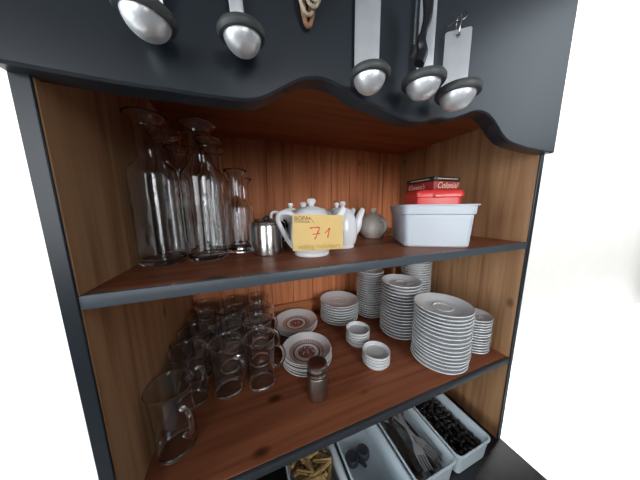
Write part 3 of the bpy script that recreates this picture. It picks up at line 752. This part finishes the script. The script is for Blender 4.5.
# hooks: (x, y of the hanging point, z)
def screw_hook(x, y, z, label, mat='steel', r=0.010):
    bm = bmesh.new()
    pts = [(x, -0.0218, z+r), (x, (y-0.022)/2, z+r*1.05), (x, y-r*0.2, z+r*0.7), (x, y-r*0.6, z-r*0.2), (x, y-r*0.2, z-r*0.75), (x, y+r*0.5, z-r*0.5)]
    tube(bm, spline(pts, 6), 0.0014, 8)
    return tag(finish(bm, 'screw_hook', M[mat]), label, 'hook', 'screw hooks in the valance')
hx, hy = 0.058+0.0305*math.sin(math.radians(40)), -0.070+0.0305*math.cos(math.radians(40))
hz = 0.308+0.118-0.009
# oval link through the hole of the rightmost handle
bm = bmesh.new()
ring = [(hx-0.002+0.004*math.sin(a)*0.8, hy+0.0075*math.sin(a)*0.9, hz+0.014+0.0175*math.cos(a)) for a in [2*PI*k/24 for k in range(24)]]
tube(bm, ring, 0.0016, 8, closed=True)
tag(finish(bm, 'split_link', M['steel']), 'oval steel link holding the rightmost ladle on its hook', 'ring')
bm = bmesh.new()
tube(bm, spline([(hx+0.030, -0.0218, hz+0.055), (hx+0.030, -0.034, hz+0.055), (hx+0.022, -0.044, hz+0.040), (hx+0.008, -0.046, hz+0.0275), (hx-0.006, -0.042, hz+0.0215), (hx-0.018, -0.038, hz+0.014)], 6), 0.0013, 8)
tag(finish(bm, 'screw_hook', M['steel']), 'thin steel hook carrying the link of the rightmost ladle', 'hook', 'screw hooks in the valance')
screw_hook(-0.117+0.0258*math.sin(math.radians(22)), -0.060+0.0258*math.cos(math.radians(22)), 0.305+0.135-0.007, 'steel hook through the hole of the broad pale ladle handle', r=0.006)
screw_hook(-0.346, -0.030, 0.398, 'tiny brass hook between the two left ladles', 'brass', 0.005)
screw_hook(-0.272, -0.030, 0.392, 'tiny brass hook right of the ladle above the carafes', 'brass', 0.005)
# string bundle
sb = thing('string_bundle', 'bundle of beige and brown string loops hanging between the ladles on the valance', 'string', (-0.203, -0.038, 0.368))
def loop(dx, w, bot, top, mat, rad, dy, lab, lean=0.0):
    pts = []
    for k in range(28):
        a = 2*PI*k/28; c = math.cos(a)
        z = bot+(top-bot)*(0.5-0.5*c); wd = w*(abs(math.sin(a))**0.8)*(0.75+0.35*(0.5-0.5*c))
        pts.append((dx+lean*(z-bot)+math.copysign(wd, math.sin(a)), dy+0.002*math.sin(a*3), z))
    bm = bmesh.new(); tube(bm, pts, rad, 8, closed=True); o = finish(bm, 'loop', M[mat], sb); o['label'] = lab
loop(-0.002, 0.019, 0.011, 0.125, 'twine', 0.0024, 0.004, 'beige string loop', 0.03)
loop(0.000, 0.013, 0.001, 0.118, 'twine_brown', 0.0032, 0.009, 'brown string loop', 0.04)
loop(-0.002, 0.008, 0.010, 0.110, 'twine_brown', 0.0018, 0.006, 'thin brown string loop', 0.04)
for q in range(4):
    loop(0.007+0.002*q, 0.0170-0.002*q, 0.027+0.0040*q, 0.122+0.002*q, 'twine_light', 0.0026, -0.001-0.0042*q, 'pale string loop', 0.02)
loop(0.004, 0.021, 0.019, 0.128, 'twine', 0.0022, -0.0005, 'beige string loop', 0.02)
# black handled opener with a thin steel rod
op = thing('bottle_opener', 'black handled opener with thin steel rod hanging before the slim ladle handle', 'opener', (-0.046, -0.082, 0.318))
bm = bmesh.new()
pts = spline([(0.005, 0, 0.112), (0.011, 0, 0.092), (0.012, 0, 0.068), (0.006, 0, 0.048), (0.003, 0, 0.036), (0.0065, 0, 0.022), (0.001, 0, 0.006)], 6); k = len(pts)
tube(bm, pts, [0.0085*(0.62+0.38*abs(math.cos(3.2*i/(k-1)))) for i in range(k)], 14, flat=0.8, up=(0, 1, 0)); o = finish(bm, 'handle', M['black_plastic'], op)
bm = bmesh.new(); tube(bm, spline([(-0.002, 0, 0.118), (-0.0075, 0.001, 0.100), (-0.0095, 0.001, 0.060), (-0.0090, 0.001, 0.026)], 6), 0.0018, 8); o = finish(bm, 'rod', M['steel'], op); o['label'] = 'thin steel rod'
bm = bmesh.new(); tube(bm, [(-0.0088, 0.001, 0.028), (-0.0110, 0.001, 0.018), (-0.0150, 0.001, 0.010)], [0.0028, 0.0036, 0.0028], 10); o = finish(bm, 'tip', M['black_plastic'], op); o['label'] = 'black tip'
bm = bmesh.new(); tube(bm, [(0.001+0.009*math.sin(a), 0.0, 0.122+0.011*math.cos(a)) for a in [2*PI*q/20 for q in range(20)]], 0.0017, 8, closed=True, up=(0, 1, 0)); o = finish(bm, 'ring', M['steel'], op); o['label'] = 'steel ring'

# ------------------------------------------------------------------ end
